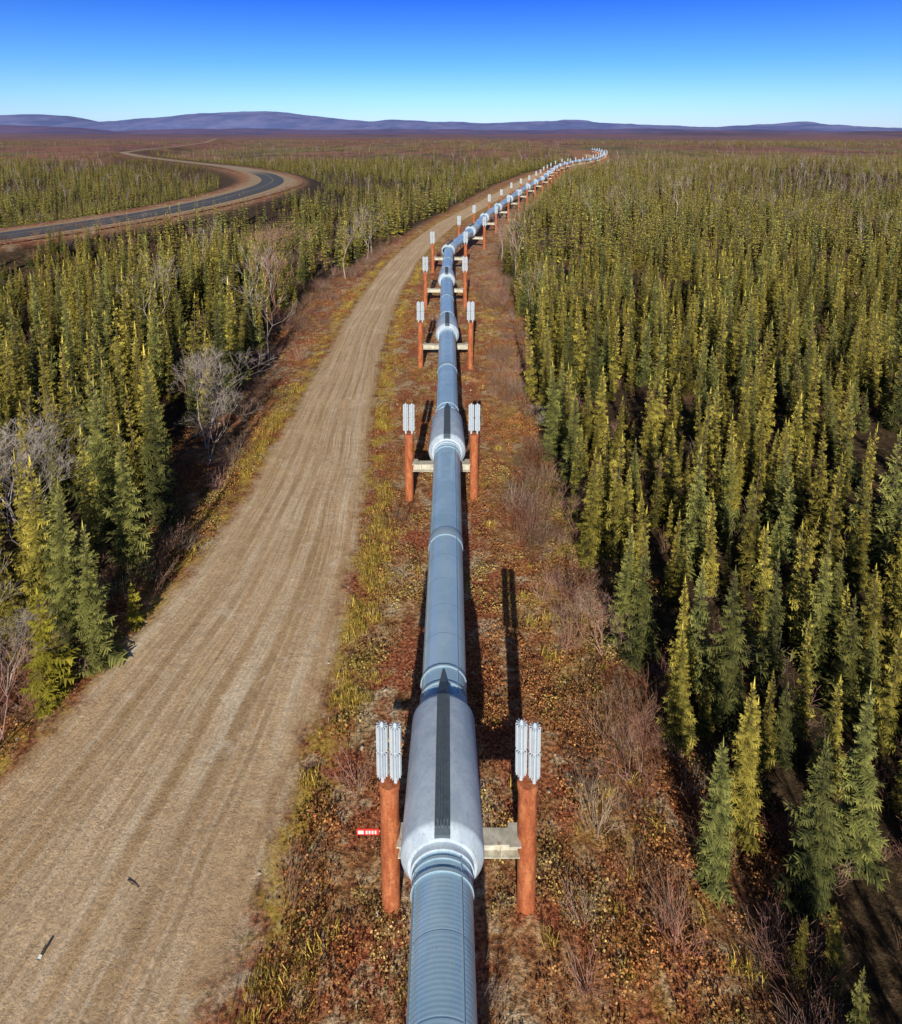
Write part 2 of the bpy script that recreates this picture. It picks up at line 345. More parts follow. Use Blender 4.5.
F+=[tuple(b+k for k in q) for q in ((0,1,2,3),(3,2,4,5),(5,4,6,7),(7,6,8,9),(10,11,1,0),(0,3,13,10),(2,1,11,12),(3,5,15,13),(4,2,12,14),(5,7,17,15),(6,4,14,16))]
rb=mesh('tmp',V,F,rubber,link=False).data
V,F=[],[]
for yy,w_,r in ((-2.35,.07,.03),(-2.12,.05,.025),(2.2,.06,.03),(2.75,.06,.03)):
    v,f=lathe_y([(yy-w_/2,RP),(yy-w_/2,RP+r),(yy+w_/2,RP+r),(yy+w_/2,RP)],48)
    b=len(V);V+=v;F+=[tuple(b+k for k in q) for q in f]
bd=mesh('tmp',V,F,band,link=False).data; auto(bd,30)
v,f=lathe_y([(-.25,RP),(-.25,RP+.02),(-.21,RP+.03),(.21,RP+.03),(.25,RP+.02),(.25,RP)],48)
colr=mesh('tmp',v,f,band,link=False).data; auto(colr,30)
def lathe_z(prof,seg,cx,cy,V,F):
    b=len(V)
    for (z,r) in prof:
        for k in range(seg):
            a=2*math.pi*k/seg; V.append((cx+r*math.cos(a),cy+r*math.sin(a),z))
    for i in range(len(prof)-1):
        for k in range(seg):
            F.append((b+i*seg+k,b+i*seg+(k+1)%seg,b+(i+1)*seg+(k+1)%seg,b+(i+1)*seg+k))
V,F=[],[]
lathe_z([(-.6,.225),(0,.225),(1.55,.225),(1.56,.24),(1.62,.24),(1.63,.225),(2.35,.225),(2.36,.24),(2.42,.24),(2.43,.225),(3.45,.225),(3.45,.25),(3.56,.25),(3.60,.21),(3.60,.0)],28,0,0,V,F)
pm=mesh('tmp',V,F,rust,link=False).data; auto(pm,35)
V,F=[],[]
for cx in (-.155,.155):
    lathe_z([(3.5,.045),(5.2,.045),(5.24,.0)],10,cx,0,V,F)
    for k in range(12):
        a=2*math.pi*k/12+.13; ca,sa=math.cos(a),math.sin(a); t=.007
        for (z0,z1) in ((3.78,4.42),(4.48,5.14)):
            b=len(V); r0,r1=.04,.135
            for z in (z0,z1):
                for r,tt in ((r0,-t),(r1,-t),(r1,t),(r0,t)):
                    V.append((cx+ca*r-sa*tt,sa*r+ca*tt,z))
            F+=[(b,b+1,b+5,b+4),(b+1,b+2,b+6,b+5),(b+2,b+3,b+7,b+6),(b,b+3,b+2,b+1),(b+4,b+5,b+6,b+7)]
fm=mesh('tmp',V,F,fin,link=False).data
def support(x0,x1,y,zt,ang,hs):
    P,t=at_y(y)
    e=empty('pipeline_support',(float(P[0]),float(P[1]),0),ang)
    for k,xx in enumerate((x0,x1)):
        rx,ry=random.uniform(-.012,.012),random.uniform(-.012,.012)
        o=child(pm,'vertical_pillar_%d'%(k+1),e,(xx,0,0),(rx,ry,0)); o.scale=(1,1,hs)
        o=child(fm,'heat_pipe_radiators_%d'%(k+1),e,(xx,0,0),(rx,ry,random.uniform(-.3,.3))); o.scale=(1,1,hs)
    V,F=[],[]
    a,b=x0+.2,x1-.2; zt2=P[2]-.98
    box(a,b,-.19,.19,zt2-.03,zt2,V,F); box(a,b,-.19,.19,zt2-.40,zt2-.37,V,F); box(a,b,-.03,.03,zt2-.37,zt2-.03,V,F)
    for q in (.15,.5,.85):
        xx=a+(b-a)*q; box(xx-.012,xx+.012,-.17,-.035,zt2-.37,zt2-.03,V,F); box(xx-.012,xx+.012,.035,.17,zt2-.37,zt2-.03,V,F)
    box(a-.02,a+.26,-.27,.27,zt2+.005,zt2+.05,V,F); box(b-.26,b+.02,-.27,.27,zt2+.005,zt2+.05,V,F)
    me=mesh('tmp',V,F,beam_mat,link=False).data; child(me,'cross_beam',e)
    V,F=[],[]
    box(-.62,.62,-.45,.45,zt2+.004,zt2+.07,V,F); box(-.5,-.42,-.4,.4,zt2+.07,zt2+.42,V,F); box(.42,.5,-.4,.4,zt2+.07,zt2+.42,V,F); box(-.42,.42,-.4,-.34,zt2+.07,zt2+.2,V,F)
    me=mesh('tmp',V,F,beam_mat,link=False).data; child(me,'pipe_saddle_shoe',e)
    return e,P,zt2
sups=[(-1.27,2.03,12.4,1.0),(-1.95,1.37,30.2,1.0),(-2.15,1.85,48.5,1.06),(-2.3,2.0,66.5,1.08),(-2.2,2.2,84,1.08)]
yy=84
while True:
    P,t=at_y(yy); yn=yy+17.5*float(t[1])
    if yn>585: break
    yy=yn; P,t=at_y(yy)
    sups.append((-2.1,2.1,yy,1.05+random.uniform(-.06,.08)))
for i,(x0,x1,y,hs) in enumerate(sups):
    P,t=at_y(y); ang=-math.atan2(float(t[0]),float(t[1])) if i>4 else 0
    e,P,zt=support(x0,x1,y,0,ang,hs)
    P,t=at_y(y+.8*float(t[1]))
    for me,nm in ((sl,'insulation_sleeve'),(rb,'rubber_ridge'),(bd,'clamp_bands')):
        o=child(me,nm,pl); orient(o,P,t)
    if i<14:
        P,t=at_y(y+9.6*float(t[1])); o=child(colr,'joint_collar',pl); orient(o,P,t)
P,t=at_y(4.5); o=child(colr,'joint_collar',pl); orient(o,P,t)
ms=empty('marker_sign',(-1.45,12.3,2.38))
V,F=[],[]; box(-.58,-.22,-.02,.0,.03,.07,V,F); child(mesh('tmp',V,F,beam_mat,link=False).data,'bracket',ms)
V,F=[],[]; box(-.76,-.24,-.045,-.025,-.02,.15,V,F); child(mesh('tmp',V,F,simple('sign_red',(.65,.05,.03)),link=False).data,'plate',ms)
V,F=[],[]; box(-.73,-.60,-.052,-.047,.02,.11,V,F)
for k in range(4): box(-.55+k*.07,-.51+k*.07,-.052,-.047,.02,.11,V,F)
child(mesh('tmp',V,F,simple('sign_white',(.8,.8,.78)),link=False).data,'number_marks',ms)
# ------------------------------------------------------------------ vegetation prototypes
def fol(name,stops,rough=.85,sat=.25,b0=.7,b1=1.25,yel=(.38,.31,.05)):
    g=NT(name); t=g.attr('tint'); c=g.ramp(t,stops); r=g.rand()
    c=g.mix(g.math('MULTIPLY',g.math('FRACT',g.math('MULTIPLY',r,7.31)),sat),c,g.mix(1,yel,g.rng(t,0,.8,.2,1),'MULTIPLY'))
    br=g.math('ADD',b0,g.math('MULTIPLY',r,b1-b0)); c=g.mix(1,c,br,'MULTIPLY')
    return g.done(c,rough)
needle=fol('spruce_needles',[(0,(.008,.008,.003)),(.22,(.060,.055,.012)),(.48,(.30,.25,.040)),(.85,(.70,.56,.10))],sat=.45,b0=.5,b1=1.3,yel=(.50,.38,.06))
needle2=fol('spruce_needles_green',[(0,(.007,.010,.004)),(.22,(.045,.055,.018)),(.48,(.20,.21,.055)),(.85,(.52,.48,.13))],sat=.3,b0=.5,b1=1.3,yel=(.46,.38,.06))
ylw=fol('larch_needles',[(0,(.14,.12,.02)),(.5,(.42,.36,.03)),(1,(.65,.54,.06))])
bark=simple('spruce_bark',(.14,.10,.075),.9)
def gray_bark(n,a,b):
    g=NT(n); r=g.rand(); return g.done(g.mix(r,a,b),.9)
birch=gray_bark('bare_branches_grey',(.32,.25,.21),(.58,.49,.42))
redbr=gray_bark('bare_branches_red',(.34,.15,.12),(.46,.28,.22))
brushm=gray_bark('brush_twigs',(.15,.06,.035),(.36,.22,.14))
brushg=gray_bark('brush_twigs_pale',(.20,.14,.10),(.40,.30,.22))
rust_leaf=fol('rust_leaves',[(0,(.08,.022,.012)),(.5,(.42,.13,.045)),(1,(.72,.36,.12))],sat=.5,b0=.5,b1=1.2,yel=(.56,.34,.12))
straw_leaf=fol('straw_leaves',[(0,(.14,.08,.03)),(.5,(.48,.31,.11)),(1,(.76,.56,.24))],sat=.5,b0=.5,b1=1.2,yel=(.58,.46,.08))
grassm=fol('dry_grass_blades',[(0,(.20,.13,.02)),(.5,(.62,.44,.06)),(1,(.84,.66,.17))],sat=.45,b0=.6,b1=1.15,yel=(.70,.40,.12))
rockm=simple('rock',(.46,.38,.28),.9)
def segs_mesh(S,V,F,sides=3):
    for (p0,p1,r0,r1) in S:
        d=p1-p0; L=d.length
        if L<1e-6: continue
        d/=L; a=d.orthogonal().normalized(); c=d.cross(a); b=len(V)
        for (p,r) in ((p0,r0),(p1,r1)):
            for k in range(sides):
                an=2*math.pi*k/sides; q=p+a*(r*math.cos(an))+c*(r*math.sin(an)); V.append((q.x,q.y,q.z))
        for k in range(sides): F.append((b+k,b+(k+1)%sides,b+sides+(k+1)%sides,b+sides+k))
def spruce(seed,H,Rm,nlev,nb,nt,mat=needle,prof=.75,bare=.04,name='spruce_proto',club=0,wf=.5):
    """trunk + whorls of drooping serrated fronds (nt = teeth per side; 0 = plain kite)"""
    rr=random.Random(seed); V=[];F=[];tint=[];mi=[]
    lean=(rr.uniform(-.03,.03),rr.uniform(-.03,.03))
    S=[];n=5
    for k in range(n):
        z0,z1=H*k/n,H*(k+1)/n
        S.append((Vector((lean[0]*z0,lean[1]*z0,z0)),Vector((lean[0]*z1,lean[1]*z1,z1)),.010*H*(1-k/n)+.008,.010*H*(1-(k+1)/n)+.006))
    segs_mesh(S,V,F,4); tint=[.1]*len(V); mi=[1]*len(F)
    ph=[rr.uniform(0,6.28) for _ in range(4)]
    for l in range(nlev):
        t=bare+(1-bare)*((l+rr.random()*.7)/nlev)**.92
        if t>.985: continue
        z=t*H
        env=Rm*((1-t)**prof)*(.88+.22*math.sin(t*21+ph[0])*math.sin(t*8+ph[1]))+.04*Rm+.03
        env*=min(1,.6+t*4.0)
        env+=club*Rm*math.exp(-((t-.88)/.05)**2)
        k_n=max(4,int(round(nb*(.5+.5*(1-t)))))
        a0=rr.uniform(0,6.28)
        for q in range(k_n):
            if rr.random()<.08: continue
            a=a0+6.283*q/k_n+rr.uniform(-.4,.4)
            L=env*rr.uniform(.62,1.22)*(1+.15*math.sin(a*2+ph[2]+t*5))
            sl_=(-.80*(1-t)+.45*max(0,t-.6)*2)+rr.uniform(-.2,.18)
            ca,sa=math.cos(a),math.sin(a)
            o=Vector((lean[0]*z,lean[1]*z,z+.05*H*(1-t)*.4))
            d=Vector((ca,sa,sl_)).normalized(); side=Vector((-sa,ca,0)); up=side.cross(d)*-1
            roll=rr.uniform(-.55,.55); sd=(side*math.cos(roll)+up*math.sin(roll))
            Wd=L*wf*rr.uniform(.75,1.2)+.02
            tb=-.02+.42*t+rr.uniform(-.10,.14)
            def cl(x): return max(0,min(1,x))
            def addv(p_,tv): V.append((p_.x,p_.y,p_.z)); tint.append(cl(tv))
            if nt==0:
                b=len(V); m_=o+d*L*.55
                addv(o,tb-.2); addv(m_+sd*Wd*.6+Vector((0,0,-Wd*.25)),tb+.18); addv(o+d*L+Vector((0,0,.12*L)),tb+.55); addv(m_-sd*Wd*.6+Vector((0,0,-Wd*.25)),tb+.18)
                F.append((b,b+1,b+2)); F.append((b,b+2,b+3)); mi+=[0,0]
            else:
                cur=.22*L
                def sp_(f): return o+d*(L*f)+Vector((0,0,cur*f*f))
                for j in range(nt):
                    f0=.10+.80*j/nt; f1=f0+.80/nt*1.10; fm_=f1+.06+rr.uniform(-.04,.08)
                    wj=Wd*(.55+.9*math.sin(math.pi*min(1,.25+f0*.8)))*.60*rr.uniform(.6,1.3)
                    for sg in (-1,1):
                        b=len(V); tip=sp_(min(1.08,fm_))+sd*sg*wj+Vector((0,0,-wj*rr.uniform(0,.7)))
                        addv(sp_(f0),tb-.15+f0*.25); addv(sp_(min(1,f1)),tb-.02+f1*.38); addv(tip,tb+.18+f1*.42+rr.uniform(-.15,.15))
                        F.append((b,b+1,b+2)); mi.append(0)
                b=len(V); addv(sp_(.8)+sd*Wd*.12,tb+.3); addv(sp_(1.12),tb+.65); addv(sp_(.8)-sd*Wd*.12,tb+.3); F.append((b,b+1,b+2)); mi.append(0)
    b=len(V); top=Vector((lean[0]*H,lean[1]*H,H))
    for k in range(3):
        a=k*2.1; V.append((top.x+.05*math.cos(a),top.y+.05*math.sin(a),H*.955)); tint.append(.6)
    V.append((top.x,top.y,H*1.03)); tint.append(1); F+=[(b,b+1,b+3),(b+1,b+2,b+3),(b+2,b,b+3)]; mi+=[0]*3
    print(name,len(F))
    return mesh(name,V,F,mats=[mat,bark],midx=mi,link=False,attrs={'tint':('FLOAT',tint)})
def bare_tree(seed,H,mat,depth=5,spread=.55,stems=1,name='bare_proto',th=1.0):
    rr=random.Random(seed); S=[]
    def rec(p,d,L,r,k):
        n=2 if k>1 else 1
        for _ in range(n):
            d2=(d+Vector((rr.uniform(-.15,.15),rr.uniform(-.15,.15),rr.uniform(-.02,.12)))).normalized()
            q=p+d2*(L/n); S.append((p,q,r,r*.8)); p=q; r*=.8; d=d2
        if k==0: return
        for _ in range(rr.choice((2,3,3)) ):
            ax=Vector((rr.uniform(-1,1),rr.uniform(-1,1),rr.uniform(-.3,.5))).normalized()
            rec(p,(d+ax*spread*rr.uniform(.7,1.5)).normalized(),L*rr.uniform(.6,.85),max(.003*th,r*.66),k-1)
    for s_ in range(stems):
        an=rr.uniform(0,6.28); sp_=0 if stems==1 else rr.uniform(.25,.7)
        rec(Vector((0,0,-.1)),Vector((math.cos(an)*sp_,math.sin(an)*sp_,1)).normalized(),H*.30,(H*.007+.01)*th,depth)
    V,F=[],[]; segs_mesh(S,V,F,3)
    return mesh(name,V,F,mat,link=False)
def brush(seed,mat,n=30):
    rr=random.Random(seed); S=[]
    for _ in range(n):
        a=rr.uniform(0,6.28); rad=rr.uniform(0,.35); p=Vector((math.cos(a)*rad,math.sin(a)*rad,-.05)); d=Vector((math.cos(a)*rr.uniform(.1,.8),math.sin(a)*rr.uniform(.1,.8),1)).normalized()
        L=rr.uniform(.5,1.25); r=.009
        for j in range(3):
            q=p+d*L/3; S.append((p,q,r,r*.7)); 
            if j>0:
                for _ in range(2):
                    d3=(d+Vector((rr.uniform(-.8,.8),rr.uniform(-.8,.8),rr.uniform(-.2,.4)))).normalized(); S.append((q,q+d3*rr.uniform(.15,.4),r*.6,.003))
            d=(d+Vector((rr.uniform(-.3,.3),rr.uniform(-.3,.3),rr.uniform(-.2,.1)))).normalized(); p=q; r*=.7
    V,F=[],[]; segs_mesh(S,V,F,3); return mesh('brush_proto',V,F,mat,link=False)
def leafy(seed,mat,n=130,fl=.5,lo=.02,hi=.05):
    rr=random.Random(seed); V=[];F=[];tint=[]
    cl=[(rr.uniform(-.35,.35),rr.uniform(-.35,.35),rr.uniform(.05,.4)) for _ in range(7)]
    for _ in range(n):
        c=rr.choice(cl); x,y,z=c[0]+rr.gauss(0,.13),c[1]+rr.gauss(0,.13),max(.0,c[2]*fl*2*rr.uniform(.2,1.1)+rr.gauss(0,.04))
        s_=rr.uniform(lo,hi); a=rr.uniform(0,6.28); d=Vector((math.cos(a),math.sin(a),rr.uniform(-.6,.9))).normalized(); e=d.orthogonal(); e.rotate(Matrix.Rotation(rr.uniform(0,6),3,d))
        P=Vector((x,y,z)); b=len(V)
        for q in (P-d*s_,P+e*s_*.6,P+d*s_,P-e*s_*.6): V.append(tuple(q))
        F.append((b,b+1,b+2,b+3)); tv=min(1,max(0,z*1.3+rr.uniform(0,.6))); tint+=[tv]*4
    return mesh('leafy_proto',V,F,mat,link=False,attrs={'tint':('FLOAT',tint)})
def tuft(seed,mat,n=46):
    rr=random.Random(seed);V=[];F=[];tint=[]
    for _ in range(n):
        a=rr.uniform(0,6.28); r0=rr.uniform(0,.3); L=rr.uniform(.12,.42); o=rr.uniform(.15,.9); x,y=math.cos(a)*r0,math.sin(a)*r0; a=rr.uniform(0,6.28); w_=.008
        px,py=-math.sin(a)*w_,math.cos(a)*w_; b=len(V)
        mx,my=x+math.cos(a)*L*o*.4,y+math.sin(a)*L*o*.4
        V+=[(x-px,y-py,0),(x+px,y+py,0),(mx+px,my+py,L*.6),(mx-px,my-py,L*.6),(x+math.cos(a)*L*o,y+math.sin(a)*L*o,L*(1-.3*o))]
        F+=[(b,b+1,b+2,b+3),(b+3,b+2,b+4)]; tv=rr.random(); tint+=[tv*.5,tv*.5,tv,tv,min(1,tv+.2)]
    return mesh('grass_proto',V,F,mat,link=False,attrs={'tint':('FLOAT',tint)})
def rock(seed):
    rr=random.Random(seed); import bmesh
    bm=bmesh.new(); bmesh.ops.create_icosphere(bm,subdivisions=2,radius=.5)
    for v in bm.verts:
        v.co*=rr.uniform(.82,1.1); v.co.z*=.6; v.co.x*=1.2
    me=bpy.data.meshes.new('rock'); bm.to_mesh(me); bm.free(); me.materials.append(rockm); return bpy.data.objects.new('rock_proto',me)
def instancer(name,protos,pts,rot,scl,idx):
    col=bpy.data.collections.new(name+'_kinds')
    for k,o in enumerate(protos):
        o.name='%s_kind_%02d'%(name,k); col.objects.link(o)
    ob=mesh(name,pts,[],attrs={'rot':('FLOAT_VECTOR',rot),'scl':('FLOAT_VECTOR',scl),'idx':('INT',idx)})
    ng=bpy.data.node_groups.new(name,'GeometryNodeTree')
    ng.interface.new_socket('Geometry',in_out='INPUT',socket_type='NodeSocketGeometry'); ng.interface.new_socket('Geometry',in_out='OUTPUT',socket_type='NodeSocketGeometry')
    N=ng.nodes; gi=N.new('NodeGroupInput'); go=N.new('NodeGroupOutput'); ci=N.new('GeometryNodeCollectionInfo'); ip=N.new('GeometryNodeInstanceOnPoints')
    ci.inputs['Collection'].default_value=col; ci.inputs['Separate Children'].default_value=True; ci.inputs['Reset Children'].default_value=True
    L=ng.links; L.new(gi.outputs[0],ip.inputs['Points']); L.new(ci.outputs[0],ip.inputs['Instance']); ip.inputs['Pick Instance'].default_value=True
    def na(n,ty):
        a=N.new('GeometryNodeInputNamedAttribute'); a.data_type=ty; a.inputs['Name'].default_value=n; return a.outputs['Attribute']
    L.new(na('idx','INT'),ip.inputs['Instance Index']); L.new(na('rot','FLOAT_VECTOR'),ip.inputs['Rotation']); L.new(na('scl','FLOAT_VECTOR'),ip.inputs['Scale'])
    L.new(ip.outputs[0],go.inputs[0])
    md=ob.modifiers.new('scatter','NODES'); md.node_group=ng
    return ob
def scatter(x0,x1,y0,y1,sp,slope=None,marg=0):
    xs=np.arange(x0,x1,sp); ys=np.arange(y0,y1,sp); X,Y=np.meshgrid(xs,ys); X=X.ravel();Y=Y.ravel()
    X=X+R.uniform(-.6,.6,X.shape)*sp; Y=Y+R.uniform(-.6,.6,Y.shape)*sp
    if slope:
        k=np.abs(X)<slope*np.maximum(Y,0)+marg; X,Y=X[k],Y[k]
    return X,Y
def hdist(x,y):
    d=np.full(x.shape,1e9); m=(x<20)&(y>30); 
    if m.any(): d[m]=dist_path(x[m],y[m],hwy[::2])
    return d
def rots(n,tilt=.05): return np.stack([R.normal(0,tilt,n),R.normal(0,tilt,n),R.uniform(0,6.283,n)],-1)
# --- forest
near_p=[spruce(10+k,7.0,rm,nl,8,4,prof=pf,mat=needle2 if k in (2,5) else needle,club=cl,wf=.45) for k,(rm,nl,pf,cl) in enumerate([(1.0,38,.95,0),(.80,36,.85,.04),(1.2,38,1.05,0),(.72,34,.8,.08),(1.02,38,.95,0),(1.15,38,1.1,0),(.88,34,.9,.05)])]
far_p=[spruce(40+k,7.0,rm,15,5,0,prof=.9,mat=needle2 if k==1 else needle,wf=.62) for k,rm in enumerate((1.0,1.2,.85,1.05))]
GAPS=[(-19.5,26.5,2.4),(-17.0,23.0,1.6),(-15.2,35.8,2.4),(-14.6,33.2,2.2),(-17.8,61,2.6),(-17.0,57,2.0),(-15.2,17.6,1.7),(-25,51,1.8)]
def gapmask(X,Y):
    k=np.ones(X.shape,bool)
    for (a,b,r) in GAPS: k&=np.hypot(X-a,Y-b)>r
    return k
def excl(X,Y,off):
    xl=np.interp(Y,D_L,X_L); xr=np.interp(Y,D_R,X_R); jit=(fbm(X*.15,Y*.15,21,2)-.4)*3
    return (np.maximum(xl-X,X-xr)>off+jit)&gapmask(X,Y)
PX,PY,SC,IX=[],[],[],[]
def add(X,Y,s,i): PX.append(X);PY.append(Y);SC.append(s);IX.append(i)
X,Y=scatter(-150,150,-14,150,1.28,.80,14)
k=excl(X,Y,.6); X,Y=X[k],Y[k]; dh=hdist(X,Y); k=dh>13; X,Y=X[k],Y[k]
den=fbm(X*.20,Y*.20,31,3); k=R.random(len(X))<np.clip((den-.29)*4.4,.08,.93); X,Y=X[k],Y[k]
xl=np.interp(Y,D_L,X_L); xr=np.interp(Y,D_R,X_R)
inn=np.maximum(xl-X,X-xr)
s_=(.24+.78*R.random(len(X))**.9)*np.where(X<xl,1.2,.97)*(1-.25*smooth(10,60,inn)*np.where(X<0,1,.3))*(.66+.70*fbm(X*.06,Y*.06,77,3))
hd=hdist(X,Y); s_=np.where(hd<40,s_*.75,s_)
ii=R.integers(0,7,len(X)); add(X,Y,s_,np.where(Y>85,7+ii%4,ii))
X,Y=scatter(-370,370,150,430,2.1,.80,10)
k=excl(X,Y,1); X,Y=X[k],Y[k]; dh=hdist(X,Y); k=dh>np.where(Y>260,11,15); X,Y,dh=X[k],Y[k],dh[k]
den=fbm(X*.02,Y*.02,35,4); k=R.random(len(X))<np.clip((den-.30)*4.5,.14,.92)*(1-.45*smooth(260,430,Y)); X,Y,dh=X[k],Y[k],dh[k]
s_=(.38+.50*R.random(len(X)))*np.where(X<np.interp(Y,D_L,X_L)-10,.78,1.0); s_=np.where(dh<45,s_*.78,s_)
add(X,Y,s_,7+R.integers(0,4,len(X)))
bare_far=[bare_tree(70+k,6,gray_bark('burnt_trees_%d'%k,a,b),3,.5,th=1.3) for k,(a,b) in enumerate([((.36,.25,.23),(.56,.46,.42)),((.30,.15,.13),(.44,.25,.22))])]
X,Y=scatter(-1100,1100,430,1300,6.5,.80,0)
k=excl(X,Y,2); X,Y=X[k],Y[k]; dh=hdist(X,Y); k=dh>14; X,Y=X[k],Y[k]
den=fbm(X*.006,Y*.012,55,4); pr_=np.clip((den-.43)*5,.04,.7)*np.where(X<0,.65,1); k=R.random(len(X))<pr_; X,Y=X[k],Y[k]
s_=.6+.5*R.random(len(X)); add(X,Y,s_,np.where(R.random(len(X))<.35,11+R.integers(0,2,len(X)),7+R.integers(0,4,len(X))))
X,Y=scatter(-260,360,95,430,6,.80,0); k=excl(X,Y,1.5)&(hdist(X,Y)>22)&(R.random(len(X))<.25+.5*(X>60)); X,Y=X[k],Y[k]
add(X,Y,.75+.4*R.random(len(X)),11+R.integers(0,2,len(X)))
X=np.concatenate(PX);Y=np.concatenate(PY);s_=np.concatenate(SC);ix=np.concatenate(IX)
Z=terr(X,Y)-.05
wd=np.sqrt(s_)*.88*R.uniform(.8,1.2,len(s_))*np.where(s_<.5,.80,1)
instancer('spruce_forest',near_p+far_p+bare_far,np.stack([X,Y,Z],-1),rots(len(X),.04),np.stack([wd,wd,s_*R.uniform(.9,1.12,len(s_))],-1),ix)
print('trees',len(X))
# --- brush along edges and forest floor
br=[brush(k,brushm) for k in range(3)]+[brush(9,redbr),brush(11,brushg)]
X,Y=scatter(-60,60,-5,110,.6,.78,6)
xl=np.interp(Y,D_L,X_L); xr=np.interp(Y,D_R,X_R); o_=np.maximum(xl-X,X-xr)+(fbm(X*.25,Y*.25,5,2)-.45)*3.5
cl_=fbm(X*.5,Y*.5,8,2)
pr_=np.where(o_<-2.0,0.02,np.where(o_<1.6,np.clip((cl_-.20)*2.3,0,.8),.08)); pr_=np.where((dist_path(X,Y,dirt)-dirt_hw(Y))<.8,0,pr_)
k=R.random(len(X))<pr_; X,Y=X[k],Y[k]; n=len(X)
s_=R.uniform(.35,1.15,n)
instancer('undergrowth_brush',br,np.stack([X,Y,terr(X,Y)],-1),rots(n,.15),np.stack([s_*1.1,s_*1.1,s_],-1),R.integers(0,5,n))
lf=[leafy(k,rust_leaf) for k in range(4)]+[leafy(8,straw_leaf),leafy(9,straw_leaf)]
X,Y=scatter(-30,30,2,75,.28,.78,4)
xl=np.interp(Y,D_L,X_L); xr=np.interp(Y,D_R,X_R); o_=np.maximum(xl-X,X-xr); dd=dist_path(X,Y,dirt)-dirt_hw(Y)
nz=fbm(X*.5,Y*.5,61,3); k=(o_<3)&(dd>.2+nz)&(R.random(len(X))<np.clip((nz-.34)*3.2,.07,.8)*np.where(Y>40,.5,1)); X,Y=X[k],Y[k]; n=len(X)
s_=R.uniform(.3,1.0,n)
kx=np.where(fbm(X*.35,Y*.35,91,2)+R.uniform(-.12,.12,n)>.47,4+R.integers(0,2,n),R.integers(0,4,n))
instancer('tundra_shrubs',lf,np.stack([X,Y,terr(X,Y)-.02],-1),rots(n,.1),np.stack([s_,s_,s_*.9],-1),kx)
tf=[tuft(k,grassm) for k in range(4)]
X,Y=scatter(-25,20,2,90,.25,.78,5)
dd=dist_path(X,Y,dirt)-dirt_hw(Y); xr=np.interp(Y,D_R,X_R); xl=np.interp(Y,D_L,X_L)
nz=fbm(X*.6,Y*.6,63,3); pr_=np.exp(-((dd-.9)/.75)**2)*1.0+.05; pr_*=np.clip((nz-.42)*5,0,1)*(dd>.1+nz*.6)*(X<xr+1)*(X>xl-1)*np.where(Y>40,.5,1)
k=R.random(len(X))<pr_; X,Y=X[k],Y[k]; n=len(X); s_=R.uniform(.35,.9,n)
instancer('roadside_grass',tf,np.stack([X,Y,0*X],-1),rots(n,.15),np.stack([s_*1.2,s_*1.2,s_],-1),R.integers(0,4,n)); print('grass',n)
rk=[rock(k) for k in range(4)]
X,Y=scatter(-17,8,3,60,.6); k=R.random(len(X))<.08; k&=((dist_path(X,Y,dirt)-dirt_hw(Y))>0)|(R.random(len(X))<.25); X,Y=X[k],Y[k]; n=len(X); s_=R.uniform(.04,.16,n)
s_=np.where(dist_path(X,Y,dirt)<dirt_hw(Y),s_*.4,s_)
instancer('scattered_rocks',rk,np.stack([X,Y,0*X+.01],-1),rots(n,.4),np.stack([s_,s_,s_],-1),R.integers(0,4,n))
# --- individually placed trees along the edges
def place(o,name,x,y,s,rz=0,wx=1):
    ob=bpy.data.objects.new(name,o.data); COL.objects.link(ob); ob.location=(x,y,float(terr(np.array([x]),np.array([y]))[0])-.05); ob.scale=(s*wx,s*wx,s); ob.rotation_euler=(0,0,rz)
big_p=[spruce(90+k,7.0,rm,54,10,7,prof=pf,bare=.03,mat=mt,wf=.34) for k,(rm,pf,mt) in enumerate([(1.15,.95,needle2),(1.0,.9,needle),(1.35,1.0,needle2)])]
for k,(x,y,s_) in enumerate([(6.6,13.0,.62),(7.6,14.0,.72),(8.8,12.6,.68),(10.4,13.4,.75),(7.0,16.5,.62),(8.8,17.5,.78),(6.3,20.5,.70),(6.0,25,.78),(6.2,30,.85),(5.9,34,.85),(6.1,38,.95),(-12.5,19.6,.80),(-13.9,20.3,.95),(-15.3,21.2,1.0),(-13.4,23.9,1.0),(-14.1,28.2,1.15),(-15.1,29.5,1.2),(-16.2,27.2,1.1),(-15.4,40.5,1.2),(-15.6,44,1.2)]):
    place(big_p[k%3],'spruce_tree',x,y,s_,k*1.3)
lar=spruce(120,5.0,1.25,36,9,6,mat=ylw,prof=.9,wf=.32); place(lar,'yellow_larch_tree',-13.3,18.2,.85)
lar2=spruce(121,4.0,.9,28,7,6,mat=ylw,prof=.8,wf=.32); place(lar2,'yellow_larch_tree',-12.0,21.3,.5)
bt=[bare_tree(200,4.5,birch,6,.75,3),bare_tree(201,7,birch,5,.55,1,th=1.2),bare_tree(202,7,redbr,6,.5,1,th=1.2),bare_tree(203,4,redbr,5,.7,5)]
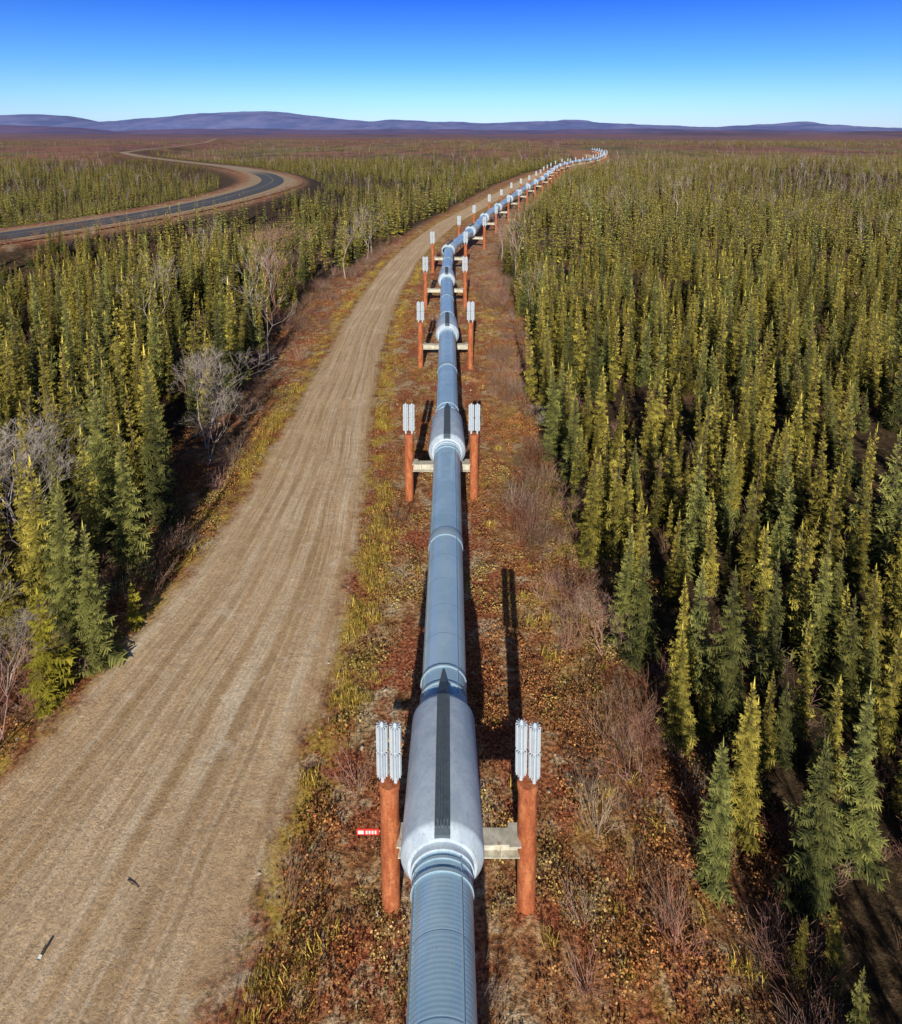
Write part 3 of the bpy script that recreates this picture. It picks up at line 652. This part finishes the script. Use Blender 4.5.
for i,x,y,s_ in [(0,-14.6,35.2,1.5),(0,-13.8,33.2,1.1),(0,-18.4,25.8,1.35),(0,-20.2,27.2,1.45),(1,-19,25.8,1.05),(1,-17.0,22.8,.95),(2,-17.2,60.5,1.5),(2,-18.6,62,1.4),(2,-16.6,58,1.1),(1,-17.6,56,1.3),(1,-25,51,1.3),(1,-13.6,80,1.2),(1,-12.2,90,1.2),(1,-12.4,97,1.2),(1,11,98,1.2),(1,8.2,80,1.1),(1,9,86,1.2),(1,7.4,92,1.2),(1,26,118,1.4),(1,31,115,1.4),(1,38,125,1.4),(1,-15.4,17.2,.85),(1,-14.6,16.6,.7),(3,-14.0,16.2,1),(0,-15.0,18.4,.7),(1,8,62,.9),(3,5.9,27,.7),(3,5.5,20,.6),(0,6.2,36,.6),(3,5.2,15.5,.55),(1,-14.8,49,1.1),(1,-30,75,1.3),(1,50,140,1.4),(1,44,160,1.4),(1,15,128,1.3)]:
    place(bt[i],'bare_birch_tree' if i in(1,2) else 'bare_willow_shrub',x,y,s_,x*y)
V,F=[],[]; segs_mesh([(Vector((0,0,.04)),Vector((.18,-.1,.05)),.012,.010),(Vector((.18,-.1,.05)),Vector((.36,-.16,.03)),.010,.006),(Vector((.18,-.1,.05)),Vector((.22,.03,.06)),.008,.004)],V,F,6)
st_=mesh('fallen_stick',V,F,simple('stick',(.09,.065,.045))); st_.location=(-8.15,12.95,.03)
sk=empty('survey_stake',(-9.38,11.45,.06)); sk.rotation_euler=(-1.15,.1,-.2)
V,F=[],[]; box(-.03,.03,-.02,.02,-.10,.18,V,F); child(mesh('t',V,F,simple('stake_dark',(.05,.045,.04)),link=False).data,'stake',sk)
V,F=[],[]; box(-.04,.038,.022,.036,-.05,.02,V,F); box(-.04,.038,-.036,-.022,-.05,.02,V,F); child(mesh('t',V,F,simple('stake_white',(.6,.6,.58)),link=False).data,'flag_tape',sk)
# ------------------------------------------------------------------ light and sky
EL=math.radians(23); 
dirv=Vector((.055,1,0)).normalized()*math.cos(EL)+Vector((0,0,-math.sin(EL)))
sun=bpy.data.lights.new('sun','SUN'); sun.energy=5; sun.angle=math.radians(.5); sun.color=(1,.95,.84)
so=bpy.data.objects.new('sun',sun); COL.objects.link(so); so.rotation_euler=dirv.to_track_quat('-Z','Y').to_euler(); so.location=(0,-20,40)
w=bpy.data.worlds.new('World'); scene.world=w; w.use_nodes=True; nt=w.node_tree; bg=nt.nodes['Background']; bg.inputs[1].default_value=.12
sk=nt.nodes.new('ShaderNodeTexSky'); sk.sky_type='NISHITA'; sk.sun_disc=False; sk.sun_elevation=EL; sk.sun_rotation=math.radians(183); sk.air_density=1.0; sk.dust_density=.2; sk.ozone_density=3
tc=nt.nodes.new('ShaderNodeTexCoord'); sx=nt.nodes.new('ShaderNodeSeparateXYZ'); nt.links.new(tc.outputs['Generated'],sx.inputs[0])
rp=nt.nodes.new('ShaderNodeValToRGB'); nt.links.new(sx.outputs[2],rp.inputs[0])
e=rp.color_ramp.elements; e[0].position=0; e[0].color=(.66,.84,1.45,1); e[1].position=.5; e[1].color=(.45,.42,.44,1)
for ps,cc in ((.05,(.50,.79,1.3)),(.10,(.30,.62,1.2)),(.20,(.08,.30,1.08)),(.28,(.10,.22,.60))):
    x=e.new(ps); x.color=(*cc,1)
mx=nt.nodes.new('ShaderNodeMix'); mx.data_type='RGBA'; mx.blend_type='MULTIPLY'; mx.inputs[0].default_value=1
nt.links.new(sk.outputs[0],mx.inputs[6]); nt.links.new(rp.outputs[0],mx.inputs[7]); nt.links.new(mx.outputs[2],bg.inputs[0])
scene.view_settings.view_transform='Standard'; scene.view_settings.look='None'; scene.view_settings.exposure=0
# ------------------------------------------------------------------ camera
cam=bpy.data.cameras.new('camera'); co=bpy.data.objects.new('camera',cam); COL.objects.link(co)
co.location=(0,0,18.6); co.rotation_euler=(math.radians(90-10.1),0,0)
cam.sensor_fit='HORIZONTAL'; cam.sensor_width=36; cam.lens=25.34; cam.shift_y=-.295; cam.clip_end=80000; cam.clip_start=.5
scene.camera=co
